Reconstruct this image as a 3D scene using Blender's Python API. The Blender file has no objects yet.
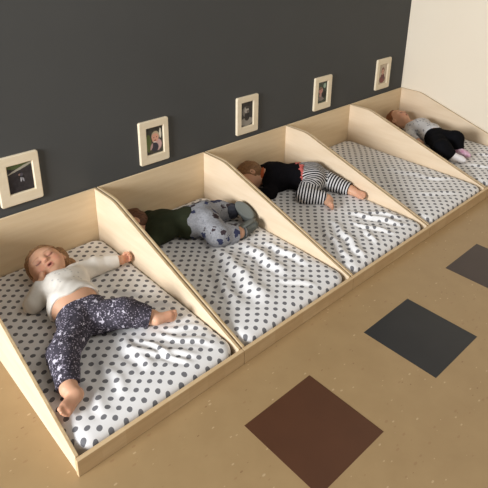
import bpy, math, random
import numpy as np
from mathutils import Matrix, Vector

scene = bpy.context.scene
COL = scene.collection
W, D, HB, HF, CUT = 0.6261, 0.9961, 0.3212, 0.0597, 0.1675   # bed pitch, depth, back height, rail height, flat top length
TH = 0.011
WALL_Y = D + 0.004
WALL_X = 5 * W + 0.004


def srgb(r, g, b):
    def f(c):
        c /= 255.0
        return c / 12.92 if c <= 0.04045 else ((c + 0.055) / 1.055) ** 2.4
    return (f(r), f(g), f(b), 1.0)


# ------------------------------------------------------------------ materials
class NT:
    def __init__(self, name, rough=0.6, spec=0.3):
        self.m = bpy.data.materials.new(name)
        self.m.use_nodes = True
        self.t = self.m.node_tree
        self.b = self.t.nodes['Principled BSDF']
        self.b.inputs['Roughness'].default_value = rough
        self.b.inputs['Specular IOR Level'].default_value = spec

    def n(self, typ, **kw):
        nd = self.t.nodes.new(typ)
        for k, v in kw.items():
            setattr(nd, k, v)
        return nd

    def l(self, a, b):
        self.t.links.new(a, b)

    def co(self, scale=(1, 1, 1), loc=(0, 0, 0), out='Object'):
        c = self.n('ShaderNodeTexCoord')
        mp = self.n('ShaderNodeMapping')
        mp.inputs['Scale'].default_value = scale
        mp.inputs['Location'].default_value = loc
        self.l(c.outputs[out], mp.inputs['Vector'])
        return mp.outputs['Vector']

    def noise(self, vec, scale, detail=3, rough=0.55):
        nd = self.n('ShaderNodeTexNoise')
        nd.inputs['Scale'].default_value = scale
        nd.inputs['Detail'].default_value = detail
        nd.inputs['Roughness'].default_value = rough
        self.l(vec, nd.inputs['Vector'])
        return nd.outputs['Fac']

    def ramp(self, fac, stops, interp='LINEAR'):
        r = self.n('ShaderNodeValToRGB')
        r.color_ramp.interpolation = interp
        e = r.color_ramp.elements
        while len(e) < len(stops):
            e.new(0.5)
        for el, (p, c) in zip(e, stops):
            el.position = p
            el.color = c
        self.l(fac, r.inputs['Fac'])
        return r.outputs['Color']

    def math(self, op, a, b=None, c=None):
        nd = self.n('ShaderNodeMath', operation=op)
        for i, v in enumerate((a, b, c)):
            if v is None:
                continue
            if isinstance(v, (int, float)):
                nd.inputs[i].default_value = v
            else:
                self.l(v, nd.inputs[i])
        return nd.outputs[0]

    def vmath(self, op, a, b=None):
        nd = self.n('ShaderNodeVectorMath', operation=op)
        for i, v in enumerate((a, b)):
            if v is None:
                continue
            if isinstance(v, (tuple, list)):
                nd.inputs[i].default_value = v
            else:
                self.l(v, nd.inputs[i])
        return nd.outputs['Value'] if op in ('LENGTH', 'DISTANCE', 'DOT_PRODUCT') else nd.outputs['Vector']

    def mix(self, fac, a, b):
        nd = self.n('ShaderNodeMix', data_type='RGBA')
        for s, v in ((nd.inputs[0], fac), (nd.inputs[6], a), (nd.inputs[7], b)):
            if isinstance(v, (int, float, tuple)):
                s.default_value = v
            else:
                self.l(v, s)
        return nd.outputs[2]

    def base(self, c):
        if isinstance(c, tuple):
            self.b.inputs['Base Color'].default_value = c
        else:
            self.l(c, self.b.inputs['Base Color'])

    def bump(self, h, strength=0.3, dist=0.002):
        nd = self.n('ShaderNodeBump')
        nd.inputs['Strength'].default_value = strength
        nd.inputs['Distance'].default_value = dist
        self.l(h, nd.inputs['Height'])
        self.l(nd.outputs['Normal'], self.b.inputs['Normal'])


def wood_mat(name, light, dark, scale=(3, 26, 26), rough=0.5):
    k = NT(name, rough, 0.25)
    v = k.co(scale)
    f = k.noise(v, 1.6, 5, 0.6)
    f2 = k.noise(k.co((1.2, 1.2, 1.2)), 3.0, 2)
    c = k.ramp(f, [(0.3, dark), (0.62, light)])
    c = k.mix(k.math('MULTIPLY', f2, 0.35), c, light)
    k.base(c)
    k.bump(f, 0.05, 0.001)
    return k.m


M = {}
M['ply_side'] = wood_mat('birch_plywood_side', srgb(229, 209, 182), srgb(219, 196, 165), (14, 2.2, 20))
M['ply_back'] = wood_mat('birch_plywood_back', srgb(230, 208, 174), srgb(219, 194, 156), (2.2, 14, 20))
M['ply_edge'] = wood_mat('plywood_edge', srgb(214, 190, 150), srgb(170, 140, 100), (60, 4, 60))


def rail_mat():
    k = NT('pine_rail', 0.45, 0.3)
    v = k.co((2.5, 30, 22))
    f = k.noise(v, 1.5, 4, 0.6)
    c = k.ramp(f, [(0.3, srgb(206, 178, 138)), (0.65, srgb(224, 198, 158))])
    xb = k.n('ShaderNodeSeparateXYZ')
    k.l(k.co((1, 1, 1)), xb.inputs[0])
    cell = k.math('FLOOR', k.math('MULTIPLY', xb.outputs['X'], 13.0))
    wn = k.n('ShaderNodeTexWhiteNoise', noise_dimensions='1D')
    k.l(cell, wn.inputs['W'])
    c = k.mix(k.math('MULTIPLY', wn.outputs['Value'], 0.35), c, srgb(196, 162, 118))
    k.base(c)
    return k.m


M['rail'] = rail_mat()


def wall_mat(name, c1, c2, rough=0.75):
    k = NT(name, rough, 0.25)
    f = k.noise(k.co(), 1.3, 4)
    k.base(k.ramp(f, [(0.3, c1), (0.7, c2)]))
    g = k.noise(k.co(), 220, 2)
    k.bump(g, 0.12, 0.0006)
    return k.m


M['wall_grey'] = wall_mat('charcoal_wall_paint', srgb(76, 77, 77), srgb(81, 82, 82))
M['wall_beige'] = wall_mat('beige_wall_paint', srgb(238, 226, 206), srgb(241, 230, 211))
M['wall_white'] = wall_mat('pale_wall_paint', srgb(226, 218, 200), srgb(230, 222, 206))


def floor_mat(name, c1, c2, flecks, grid=True, rough=0.36):
    k = NT(name, rough, 0.4)
    v = k.co()
    f = k.noise(v, 9, 4, 0.6)
    c = k.ramp(f, [(0.3, c1), (0.7, c2)])
    wv = k.vmath('ADD', v, k.vmath('SCALE', k.noise_vec(v, 30)))if False else v
    for sc, thr, colr, sq in flecks:
        vo = k.n('ShaderNodeTexVoronoi', feature='F1')
        vo.inputs['Scale'].default_value = sc
        vo.inputs['Randomness'].default_value = 1.0
        mp = k.n('ShaderNodeMapping')
        mp.inputs['Rotation'].default_value = (0, 0, sq)
        mp.inputs['Scale'].default_value = (1.0, 2.0, 1)
        k.l(v, mp.inputs['Vector'])
        k.l(mp.outputs[0], vo.inputs['Vector'])
        sep = k.n('ShaderNodeSeparateXYZ')
        k.l(vo.outputs['Color'], sep.inputs[0])
        # only some cells carry a fleck, each of its own size
        size = k.math('MULTIPLY', k.math('GREATER_THAN', sep.outputs[0], 0.62), k.math('MULTIPLY', sep.outputs[1], thr))
        msk = k.math('LESS_THAN', vo.outputs['Distance'], size)
        c = k.mix(k.math('MULTIPLY', msk, 0.55), c, colr)
    k.base(c)
    k.bump(f, 0.03, 0.002)
    return k.m


M['floor'] = floor_mat('tan_vinyl_floor', srgb(160, 133, 95), srgb(167, 140, 101),
                       [(30, 0.26, srgb(150, 116, 84), 0.6), (34, 0.22, srgb(206, 182, 148), 1.9),
                        (22, 0.13, srgb(122, 88, 62), 2.7), (38, 0.2, srgb(160, 138, 98), 0.1)])
M['tile_brown'] = floor_mat('dark_brown_tile', srgb(82, 51, 33), srgb(87, 54, 35), [(30, 0.2, srgb(78, 48, 32), 0.4)], rough=0.45)
M['tile_black'] = floor_mat('black_tile', srgb(38, 39, 41), srgb(42, 43, 45), [(14, 0.08, srgb(120, 105, 85), 0.4)], rough=0.42)
M['tile_umber'] = floor_mat('umber_tile', srgb(60, 49, 46), srgb(65, 53, 50), [(14, 0.06, srgb(90, 70, 60), 0.4)], rough=0.42)
M['grout'] = NT('tile_joint', 0.8).m
M['grout'].node_tree.nodes['Principled BSDF'].inputs['Base Color'].default_value = srgb(160, 132, 96)


def sheet_mat():
    k = NT('polka_dot_sheet', 0.85, 0.15)
    v = k.co()
    nz = k.n('ShaderNodeTexNoise')
    nz.inputs['Scale'].default_value = 5.0
    k.l(v, nz.inputs['Vector'])
    off = k.vmath('MULTIPLY', k.vmath('SUBTRACT', nz.outputs['Color'], (0.5, 0.5, 0.5)), (0.022, 0.022, 0))
    v2 = k.vmath('MULTIPLY', k.vmath('ADD', v, off), (1 / 0.0515, 1 / 0.0475, 0))
    dist = []
    for o in ((0, 0, 0), (0.5, 0.5, 0)):
        fr = k.vmath('FRACTION', k.vmath('ADD', v2, (40 + o[0], 40 + o[1], 0)))
        q = k.vmath('MULTIPLY', k.vmath('SUBTRACT', fr, (0.5, 0.5, 0)), (0.0515, 0.0475, 0))
        dist.append(k.vmath('LENGTH', q))
    d = k.math('MINIMUM', dist[0], dist[1])
    wob = k.math('MULTIPLY', k.math('SUBTRACT', k.noise(v, 120, 1), 0.5), 0.002)
    msk = k.math('LESS_THAN', k.math('ADD', d, wob), 0.0089)
    k.base(k.mix(msk, srgb(234, 233, 233), srgb(116, 116, 120)))
    k.bump(k.noise(v, 900, 2), 0.08, 0.0005)
    return k.m


M['sheet'] = sheet_mat()


def plain(name, c, rough=0.7, spec=0.25, noise=None, bump=None):
    k = NT(name, rough, spec)
    if noise:
        k.base(k.ramp(k.noise(k.co(), noise[0], 4), [(0.32, c), (0.68, noise[1])]))
    else:
        k.base(c)
    if bump:
        k.bump(k.noise(k.co(), bump[0], 3), bump[1], 0.001)
    return k.m


def skin_mat():
    k = NT('skin', 0.5, 0.3)
    a = k.n('ShaderNodeAttribute', attribute_name='Col')
    k.base(a.outputs['Color'])
    k.b.inputs['Subsurface Weight'].default_value = 0.12
    k.b.inputs['Subsurface Radius'].default_value = (0.008, 0.003, 0.002)
    k.b.inputs['Subsurface Scale'].default_value = 0.6
    return k.m


M['skin'] = skin_mat()


def hair_mat(name, c1, c2):
    k = NT(name, 0.55, 0.3)
    f = k.noise(k.co((30, 90, 60)), 2.2, 4, 0.7)
    k.base(k.ramp(f, [(0.35, c1), (0.65, c2)]))
    k.bump(f, 0.6, 0.003)
    return k.m


M['hair_light'] = hair_mat('light_brown_hair', srgb(112, 80, 54), srgb(164, 124, 84))
M['hair_dark'] = hair_mat('auburn_hair', srgb(72, 44, 32), srgb(112, 72, 48))
M['hair_brown'] = hair_mat('sandy_brown_hair', srgb(112, 80, 54), srgb(150, 112, 76))
M['hair_red'] = hair_mat('reddish_hair', srgb(116, 72, 46), srgb(150, 98, 64))


def leggings_mat():
    k = NT('navy_print_leggings', 0.85, 0.15)
    v = k.co()
    base = k.ramp(k.noise(v, 60, 3), [(0.35, srgb(54, 51, 60)), (0.65, srgb(80, 76, 86))])
    w1 = k.n('ShaderNodeTexVoronoi'); w1.inputs['Scale'].default_value = 135
    k.l(v, w1.inputs['Vector'])
    base = k.mix(k.math('LESS_THAN', w1.outputs['Distance'], 0.31), base, srgb(156, 148, 164))
    nz = k.n('ShaderNodeTexNoise'); nz.inputs['Scale'].default_value = 90
    k.l(v, nz.inputs['Vector'])
    vv = k.vmath('ADD', v, k.vmath('MULTIPLY', k.vmath('SUBTRACT', nz.outputs['Color'], (.5, .5, .5)), (0.03, 0.03, 0.03)))
    w2 = k.n('ShaderNodeTexVoronoi'); w2.inputs['Scale'].default_value = 34
    k.l(vv, w2.inputs['Vector'])
    base = k.mix(k.math('LESS_THAN', w2.outputs['Distance'], 0.22), base, srgb(200, 195, 208))
    k.base(base)
    return k.m


M['leggings'] = leggings_mat()


def white_top_mat():
    k = NT('white_knit_top', 0.9, 0.1)
    v = k.co()
    c = k.ramp(k.noise(v, 25, 3), [(0.3, srgb(220, 214, 204)), (0.7, srgb(232, 227, 219))])
    vo = k.n('ShaderNodeTexVoronoi'); vo.inputs['Scale'].default_value = 60
    k.l(v, vo.inputs['Vector'])
    # small scattered grey print across the chest
    d = k.math('LESS_THAN', k.vmath('DISTANCE', k.vmath('MULTIPLY', v, (1, 1, 0)), (0.300 - 0.27, 0.645 - 0.5, 0)), 0.062)
    ms = k.math('MULTIPLY', k.math('LESS_THAN', vo.outputs['Distance'], 0.26), d)
    c = k.mix(k.math('MULTIPLY', ms, 0.45), c, srgb(150, 146, 146))
    k.base(c)
    k.bump(k.noise(v, 400, 2), 0.12, 0.001)
    return k.m


M['white_top'] = white_top_mat()
M['green_shirt'] = plain('dark_green_jersey', srgb(47, 52, 38), 0.9, 0.1, (30, srgb(54, 59, 44)), (500, 0.1))
M['black_shirt'] = plain('black_jersey', srgb(18, 17, 20), 0.95, 0.05, (30, srgb(22, 21, 24)), (500, 0.1))
M['black_pants'] = plain('black_leggings', srgb(17, 17, 20), 0.95, 0.05, (30, srgb(21, 21, 24)), (500, 0.1))
M['orange_collar'] = plain('orange_collar_knit', srgb(186, 96, 58), 0.85, 0.15)
M['red_trim'] = plain('coral_waist_trim', srgb(186, 84, 78), 0.85, 0.15, (50, srgb(206, 120, 112)))
M['sock_white'] = plain('white_sock', srgb(226, 222, 222), 0.9, 0.1)
M['sock_pink'] = plain('pink_sock', srgb(196, 140, 168), 0.9, 0.1, (60, srgb(226, 205, 214)))
M['shoe_grey'] = plain('grey_canvas_shoe', srgb(84, 88, 86), 0.8, 0.2, (60, srgb(102, 106, 102)))
M['shoe_sole'] = plain('pale_grey_shoe_sole', srgb(106, 109, 104), 0.7, 0.25)
M['cuff_navy'] = plain('navy_rib_cuff', srgb(52, 54, 62), 0.9, 0.1, (80, srgb(70, 72, 80)))


def star_pants_mat():
    k = NT('grey_star_sweatpants', 0.9, 0.1)
    v = k.co()
    base = k.ramp(k.noise(v, 120, 3), [(0.35, srgb(136, 137, 142)), (0.65, srgb(156, 157, 162))])
    nz = k.n('ShaderNodeTexNoise'); nz.inputs['Scale'].default_value = 70
    k.l(v, nz.inputs['Vector'])
    vv = k.vmath('ADD', v, k.vmath('MULTIPLY', k.vmath('SUBTRACT', nz.outputs['Color'], (.5, .5, .5)), (0.035, 0.035, 0.035)))
    w = k.n('ShaderNodeTexVoronoi'); w.inputs['Scale'].default_value = 21
    k.l(vv, w.inputs['Vector'])
    sep = k.n('ShaderNodeSeparateXYZ'); k.l(w.outputs['Color'], sep.inputs[0])
    col = k.mix(k.math('GREATER_THAN', sep.outputs[0], 0.5), srgb(58, 62, 88), srgb(62, 52, 56))
    k.base(k.mix(k.math('LESS_THAN', w.outputs['Distance'], 0.36), base, col))
    return k.m


M['star_pants'] = star_pants_mat()


def stripe_mat():
    k = NT('black_white_striped_knit', 0.9, 0.1)
    a = k.n('ShaderNodeAttribute', attribute_name='along')
    fr = k.math('FRACT', k.math('MULTIPLY', k.math('ADD', a.outputs['Fac'], 5.0), 1 / 0.0150))
    k.base(k.mix(k.math('LESS_THAN', fr, 0.56), srgb(210, 208, 208), srgb(34, 33, 36)))
    return k.m


M['stripe'] = stripe_mat()


def speckle_top_mat():
    k = NT('grey_patterned_top', 0.9, 0.1)
    v = k.co()
    w = k.n('ShaderNodeTexVoronoi'); w.inputs['Scale'].default_value = 42
    k.l(v, w.inputs['Vector'])
    k.base(k.mix(k.math('LESS_THAN', w.outputs['Distance'], 0.3), srgb(206, 205, 206), srgb(140, 140, 146)))
    return k.m


M['speckle_top'] = speckle_top_mat()
M['frame'] = wood_mat('pale_frame_wood', srgb(240, 226, 200), srgb(233, 217, 186), (6, 6, 30), 0.45)
M['mat_board'] = plain('white_mat_edge', srgb(238, 232, 218), 0.6)


def photo_mat(name, bg, layers):
    """a printed snapshot: soft-edged ellipses of ink, in the print's own 0..1 coordinates"""
    k = NT(name, 0.22, 0.5)
    v = k.co(out='Object')
    nz = k.n('ShaderNodeTexNoise'); nz.inputs['Scale'].default_value = 70
    k.l(v, nz.inputs['Vector'])
    v = k.vmath('ADD', v, k.vmath('MULTIPLY', k.vmath('SUBTRACT', nz.outputs['Color'], (.5, .5, .5)), (0.006, 0, 0.006)))
    c = k.ramp(nz.outputs['Fac'], [(0.35, bg[0]), (0.65, bg[1])])
    for cx, cz, rx, rz, rot, col in layers:      # units: mm from the print's centre
        mp = k.n('ShaderNodeMapping', vector_type='TEXTURE')
        mp.inputs['Location'].default_value = (cx / 1000, 0, cz / 1000)
        mp.inputs['Rotation'].default_value = (0, math.radians(rot), 0)
        mp.inputs['Scale'].default_value = (rx / 1000, 1, rz / 1000)
        k.l(v, mp.inputs['Vector'])
        ln = k.vmath('LENGTH', k.vmath('MULTIPLY', mp.outputs[0], (1, 0, 1)))
        mr = k.n('ShaderNodeMapRange'); mr.inputs[1].default_value = 1.06; mr.inputs[2].default_value = 0.90
        k.l(ln, mr.inputs[0])
        c = k.mix(mr.outputs[0], c, col)
    k.base(c)
    return k.m


# ------------------------------------------------------------------ mesh helpers
def link(name, verts, faces, mat, parent=None, loc=(0, 0, 0), smooth=False):
    me = bpy.data.meshes.new(name)
    if isinstance(faces, np.ndarray):
        nf, nv = len(faces), len(verts)
        me.vertices.add(nv)
        me.vertices.foreach_set('co', np.asarray(verts, np.float32).ravel())
        me.loops.add(nf * 4)
        me.loops.foreach_set('vertex_index', faces.astype(np.int32).ravel())
        me.polygons.add(nf)
        me.polygons.foreach_set('loop_start', (np.arange(nf) * 4).astype(np.int32))
        me.update(calc_edges=True)
        me.validate()
    else:
        me.from_pydata([tuple(v) for v in verts], [], faces)
    me.materials.append(mat)
    if smooth:
        me.polygons.foreach_set('use_smooth', np.ones(len(me.polygons), bool))
    me.update()
    o = bpy.data.objects.new(name, me)
    COL.objects.link(o)
    o.parent = parent
    o.location = loc
    return o


def tag(o, label=None, cat=None, group=None, kind=None):
    for k, v in (('label', label), ('category', cat), ('group', group), ('kind', kind)):
        if v:
            o[k] = v
    return o


def empty(name, loc):
    o = bpy.data.objects.new(name, None)
    o.empty_display_size = 0.1
    COL.objects.link(o)
    o.location = loc
    return o


def bevel(o, w=0.002, seg=2):
    m = o.modifiers.new('bevel', 'BEVEL')
    m.width = w
    m.segments = seg
    m.limit_method = 'ANGLE'
    m.angle_limit = math.radians(40)
    return o


def box(name, lo, hi, mat, parent=None, loc=(0, 0, 0), bev=0.0):
    (x0, y0, z0), (x1, y1, z1) = lo, hi
    v = [(x0, y0, z0), (x1, y0, z0), (x1, y1, z0), (x0, y1, z0), (x0, y0, z1), (x1, y0, z1), (x1, y1, z1), (x0, y1, z1)]
    f = [(0, 3, 2, 1), (4, 5, 6, 7), (0, 1, 5, 4), (1, 2, 6, 5), (2, 3, 7, 6), (3, 0, 4, 7)]
    o = link(name, v, f, mat, parent, loc)
    return bevel(o, bev) if bev else o


# ------------------------------------------------------------------ the room
tag(box('floor', (-4.2, -4.2, -0.06), (WALL_X + 0.1, WALL_Y + 0.1, 0), M['floor']), 'tan speckled vinyl tile floor', None, None, 'structure')
floor = bpy.data.objects['floor']
tag(box('wall_back', (-4.2, WALL_Y, 0), (WALL_X + 0.1, WALL_Y + 0.1, 2.7), M['wall_grey']), 'charcoal grey wall behind the floor beds', None, None, 'structure')
tag(box('wall_right', (WALL_X, -4.2, 0), (WALL_X + 0.1, WALL_Y, 2.7), M['wall_beige']), 'plain beige side wall at the right end of the bed row', None, None, 'structure')


def floor_tile(x, y, mat, label):
    s, a = 0.3048, -0.0067
    ca, sa = math.cos(a), math.sin(a)
    g = 0.0012
    pts = [(g, -s + g), (s - g, -s + g), (s - g, -g), (g, -g)]
    pts = [(x + px * ca - py * sa, y + px * sa + py * ca) for px, py in pts]
    v = [(px, py, -0.002) for px, py in pts] + [(px, py, 0.0006) for px, py in pts]
    f = [(4, 5, 6, 7), (0, 1, 5, 4), (1, 2, 6, 5), (2, 3, 7, 6), (3, 0, 4, 7), (0, 3, 2, 1)]
    o = link('floor_tile', v, f, mat, floor)
    o['label'] = label
    return o


floor_tile(0.4533, -0.1852, M['tile_brown'], 'dark brown square floor tile')
floor_tile(1.0697, -0.1870, M['tile_black'], 'black square floor tile')
floor_tile(1.6940, -0.1860, M['tile_umber'], 'dark umber square floor tile')


# ------------------------------------------------------------------ beds
def side_panel(parent, x0):
    """trapezoid board: level top at the wall end, then a straight slope down to the front rail"""
    pr = [(0.0152, 0.0), (D - 0.002, 0.0), (D - 0.002, HB), (D - CUT, HB), (0.0152, HF + 0.0035)]
    n = len(pr)
    # soften the corner where slope and level top meet
    out = []
    for i, (y, z) in enumerate(pr):
        if i == 3:
            for t in np.linspace(0, 1, 6):
                a = np.array([D - CUT + 0.03, HB]); b = np.array([D - CUT, HB])
                d = np.array([-(D - CUT), HF - HB]); c = b + d / np.linalg.norm(d) * 0.03
                q = (1 - t) ** 2 * a + 2 * t * (1 - t) * b + t * t * c
                out.append(tuple(q))
        else:
            out.append((y, z))
    n = len(out)
    v = [(x0, y, z) for y, z in out] + [(x0 + TH, y, z) for y, z in out]
    f = [tuple(range(n))[::-1], tuple(range(n, 2 * n))]
    f += [(i, (i + 1) % n, n + (i + 1) % n, n + i) for i in range(n)]
    f = [tuple(reversed(q)) for q in f]
    o = link('side_panel', v, f, M['ply_side'], parent)
    o.data.materials.append(M['ply_edge'])
    for p in o.data.polygons[2:]:
        p.material_index = 1
    return bevel(o, 0.0016)


def make_bed(i, label):
    e = empty('floor_bed', (i * W, 0, 0))
    tag(e, label, 'bed', 'plywood floor beds in a row along the grey wall')
    side_panel(e, 0.0034)
    side_panel(e, W - TH - 0.0034)
    b = box('back_panel', (TH + 0.0036, D - 0.002 - TH, 0), (W - TH - 0.0036, D - 0.002, HB), M['ply_back'], e, bev=0.0016)
    r = box('front_rail', (0.0010, 0.0, 0), (W - 0.0010, 0.0150, HF), M['rail'], e, bev=0.0016)
    return e


make_bed(0, 'plywood floor bed nearest the camera, holding the toddler in white top')
make_bed(1, 'second plywood floor bed from the left, with a toddler in green shirt and grey trousers')
make_bed(2, 'middle plywood floor bed, with a toddler in black shirt and striped trousers')
make_bed(3, 'empty plywood floor bed, fourth from the left, with nobody lying on it')
make_bed(4, 'farthest plywood floor bed, set against the beige side wall')


# ------------------------------------------------------------------ signed-distance modelling
class Field:
    def __init__(self, lo, hi, h):
        self.h = h
        self.lo = np.array(lo, float)
        self.n = np.ceil((np.array(hi) - self.lo) / h).astype(int) + 1
        self.ax = [self.lo[i] + h * np.arange(self.n[i]) for i in range(3)]
        self.d = np.full(self.n, 0.06, np.float32)

    def sub(self, lo, hi):
        s = []
        for i in range(3):
            a = int(np.clip(np.floor((lo[i] - self.lo[i]) / self.h), 0, self.n[i]))
            b = int(np.clip(np.ceil((hi[i] - self.lo[i]) / self.h) + 1, 0, self.n[i]))
            s.append(slice(a, b))
        return tuple(s)

    def grid(self, s):
        return (self.ax[0][s[0]][:, None, None].astype(np.float32), self.ax[1][s[1]][None, :, None].astype(np.float32),
                self.ax[2][s[2]][None, None, :].astype(np.float32))

    def put(self, pr, sub=False):
        lo, hi = pr.bounds()
        m = pr.k + 0.022
        s = self.sub(lo - m, hi + m)
        g = self.grid(s)
        if any(x.size == 0 for x in g):
            return
        v = pr.dist(*g)
        a = self.d[s]
        k = max(pr.k, 1e-5)
        if sub:
            v = -v
            h = np.maximum(k - np.abs(a - v), 0) / k
            self.d[s] = np.maximum(a, v) + h * h * k * 0.25
        else:
            h = np.maximum(k - np.abs(a - v), 0) / k
            self.d[s] = np.minimum(a, v) - h * h * k * 0.25

    def full(self):
        return self.grid((slice(None),) * 3)


class Cone:
    """rounded cone between two points"""
    def __init__(self, a, b, ra, rb, k=0.012):
        self.a, self.b, self.ra, self.rb, self.k = np.array(a, float), np.array(b, float), ra, rb, k

    def grow(self, t):
        return Cone(self.a, self.b, self.ra + t, self.rb + t, self.k)

    def bounds(self):
        r = max(self.ra, self.rb)
        return np.minimum(self.a, self.b) - r, np.maximum(self.a, self.b) + r

    def param(self, x, y, z):
        ba = self.b - self.a
        L = max(float(ba @ ba), 1e-10)
        return np.clip(((x - self.a[0]) * ba[0] + (y - self.a[1]) * ba[1] + (z - self.a[2]) * ba[2]) / L, 0, 1)

    def dist(self, x, y, z):
        t = self.param(x, y, z)
        ba = self.b - self.a
        dx, dy, dz = x - self.a[0] - t * ba[0], y - self.a[1] - t * ba[1], z - self.a[2] - t * ba[2]
        return np.sqrt(dx * dx + dy * dy + dz * dz) - (self.ra + t * (self.rb - self.ra))


class Ell:
    def __init__(self, c, r, axes=None, k=0.012):
        self.c, self.r, self.k = np.array(c, float), np.array(r, float), k
        self.A = np.eye(3) if axes is None else np.array(axes, float)   # rows: local axes

    def grow(self, t):
        return Ell(self.c, self.r + t, self.A, self.k)

    def bounds(self):
        e = np.sqrt(((self.A * self.r[:, None]) ** 2).sum(0))
        return self.c - e, self.c + e

    def dist(self, x, y, z):
        px, py, pz = x - self.c[0], y - self.c[1], z - self.c[2]
        k0 = k1 = 0
        for i in range(3):
            q = (px * self.A[i, 0] + py * self.A[i, 1] + pz * self.A[i, 2]) / self.r[i]
            k0 = k0 + q * q
            k1 = k1 + (q / self.r[i]) ** 2
        k0, k1 = np.sqrt(k0), np.sqrt(k1) + 1e-9
        return k0 * (k0 - 1) / k1


def surface_nets(d, lo, h):
    ins = d < 0
    nx, ny, nz = d.shape
    cnt = np.zeros((nx - 1, ny - 1, nz - 1), np.int8)
    for i in (0, 1):
        for j in (0, 1):
            for k in (0, 1):
                cnt += ins[i:nx - 1 + i, j:ny - 1 + j, k:nz - 1 + k]
    act = (cnt > 0) & (cnt < 8)
    ci = np.argwhere(act)
    idx = np.full(act.shape, -1, np.int64)
    idx[act] = np.arange(len(ci))
    acc = np.zeros((len(ci), 3))
    num = np.zeros(len(ci))
    cor = {}
    for i in (0, 1):
        for j in (0, 1):
            for k in (0, 1):
                cor[(i, j, k)] = d[ci[:, 0] + i, ci[:, 1] + j, ci[:, 2] + k]
    for c0 in cor:
        for a in range(3):
            if c0[a] == 0:
                c1 = list(c0); c1[a] = 1; c1 = tuple(c1)
                v0, v1 = cor[c0], cor[c1]
                cr = (v0 < 0) != (v1 < 0)
                t = np.where(cr, v0 / np.where(cr, v0 - v1, 1), 0)
                p = np.array(c0, float)[None, :].repeat(len(ci), 0)
                p[:, a] = t
                acc[cr] += p[cr]
                num[cr] += 1
    V = (ci + acc / num[:, None]) * h + lo
    F = []
    for a in range(3):
        b, c = (a + 1) % 3, (a + 2) % 3
        s0 = [slice(None)] * 3; s1 = [slice(None)] * 3
        s0[a] = slice(0, -1); s1[a] = slice(1, None)
        for q in (b, c):
            s0[q] = slice(1, -1); s1[q] = slice(1, -1)
        A, B = ins[tuple(s0)], ins[tuple(s1)]
        e = np.argwhere(A != B)
        pos = A[A != B]
        off = np.zeros(3, int); off[b] = 1; off[c] = 1
        e = e + off
        def cell(db, dc):
            q = e.copy(); q[:, b] += db; q[:, c] += dc
            return idx[q[:, 0], q[:, 1], q[:, 2]]
        quad = np.stack([cell(-1, -1), cell(0, -1), cell(0, 0), cell(-1, 0)], 1)
        quad[~pos] = quad[~pos][:, ::-1]
        F.append(quad)
    F = np.concatenate(F)
    return V, F


def smooth_verts(V, F, it=1, lam=0.5):
    e = np.concatenate([F[:, [0, 1]], F[:, [1, 2]], F[:, [2, 3]], F[:, [3, 0]]])
    for _ in range(it):
        s = np.zeros_like(V); n = np.zeros(len(V))
        for c in range(3):
            s[:, c] = np.bincount(e[:, 0], V[e[:, 1], c], len(V)) + np.bincount(e[:, 1], V[e[:, 0], c], len(V))
        n = np.bincount(e[:, 0], minlength=len(V)) + np.bincount(e[:, 1], minlength=len(V))
        V = V + lam * (s / np.maximum(n, 1)[:, None] - V)
    return V


def wob(x, y, z, f, seed):
    rs = np.random.RandomState(seed)
    out = 0
    for i in range(5):
        dv = rs.normal(size=3); dv /= np.linalg.norm(dv)
        ff = f * rs.uniform(0.6, 1.5)
        out = out + np.sin(ff * (dv[0] * x + dv[1] * y + dv[2] * z) + rs.uniform(0, 6.28))
    return out / 5


# ------------------------------------------------------------------ mattresses
MT = 0.079           # resting height of the mattress top

CREASES = {
    0: [((0.33, 0.34), (0.34, 0.13), 0.011, 0.020), ((0.30, 0.27), (0.50, 0.07), 0.008, 0.012), ((0.42, 0.27), (0.57, 0.07), 0.006, 0.012),
        ((0.46, 0.27), (0.60, 0.17), 0.006, 0.012), ((0.23, 0.32), (0.225, 0.09), 0.007, 0.018), ((0.37, 0.30), (0.44, 0.05), 0.008, 0.010),
        ((0.15, 0.28), (0.14, 0.05), 0.006, 0.018), ((0.50, 0.42), (0.60, 0.34), 0.009, 0.012), ((0.44, 0.62), (0.53, 0.46), 0.006, 0.016)],
    1: [((0.335, 0.58), (0.235, 0.10), 0.020, 0.034), ((0.45, 0.50), (0.42, 0.18), 0.016, 0.024), ((0.52, 0.44), (0.55, 0.16), 0.011, 0.018),
        ((0.24, 0.48), (0.12, 0.16), 0.011, 0.024), ((0.36, 0.20), (0.46, 0.05), 0.007, 0.014), ((0.10, 0.40), (0.06, 0.12), 0.007, 0.02)],
    2: [((0.29, 0.36), (0.12, 0.00), 0.014, 0.018), ((0.40, 0.36), (0.53, 0.06), 0.013, 0.014), ((0.33, 0.28), (0.42, 0.06), 0.010, 0.012),
        ((0.21, 0.36), (0.06, 0.04), 0.011, 0.018), ((0.47, 0.30), (0.58, 0.12), 0.012, 0.013), ((0.35, 0.20), (0.26, 0.06), 0.009, 0.012)],
    3: [((0.10, 0.55), (0.30, 0.30), 0.006, 0.03), ((0.36, 0.60), (0.52, 0.22), 0.006, 0.03), ((0.20, 0.24), (0.44, 0.08), 0.007, 0.02),
        ((0.44, 0.30), (0.57, 0.18), 0.008, 0.015)],
    4: [((0.16, 0.28), (0.30, 0.06), 0.008, 0.016), ((0.36, 0.32), (0.50, 0.10), 0.008, 0.016), ((0.44, 0.50), (0.56, 0.40), 0.006, 0.02)],
}
MX0, MX1, MY0, MY1 = TH + 0.005, W - TH - 0.005, 0.0205, D - TH - 0.0065   # inside the bed, clear of the boards


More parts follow.
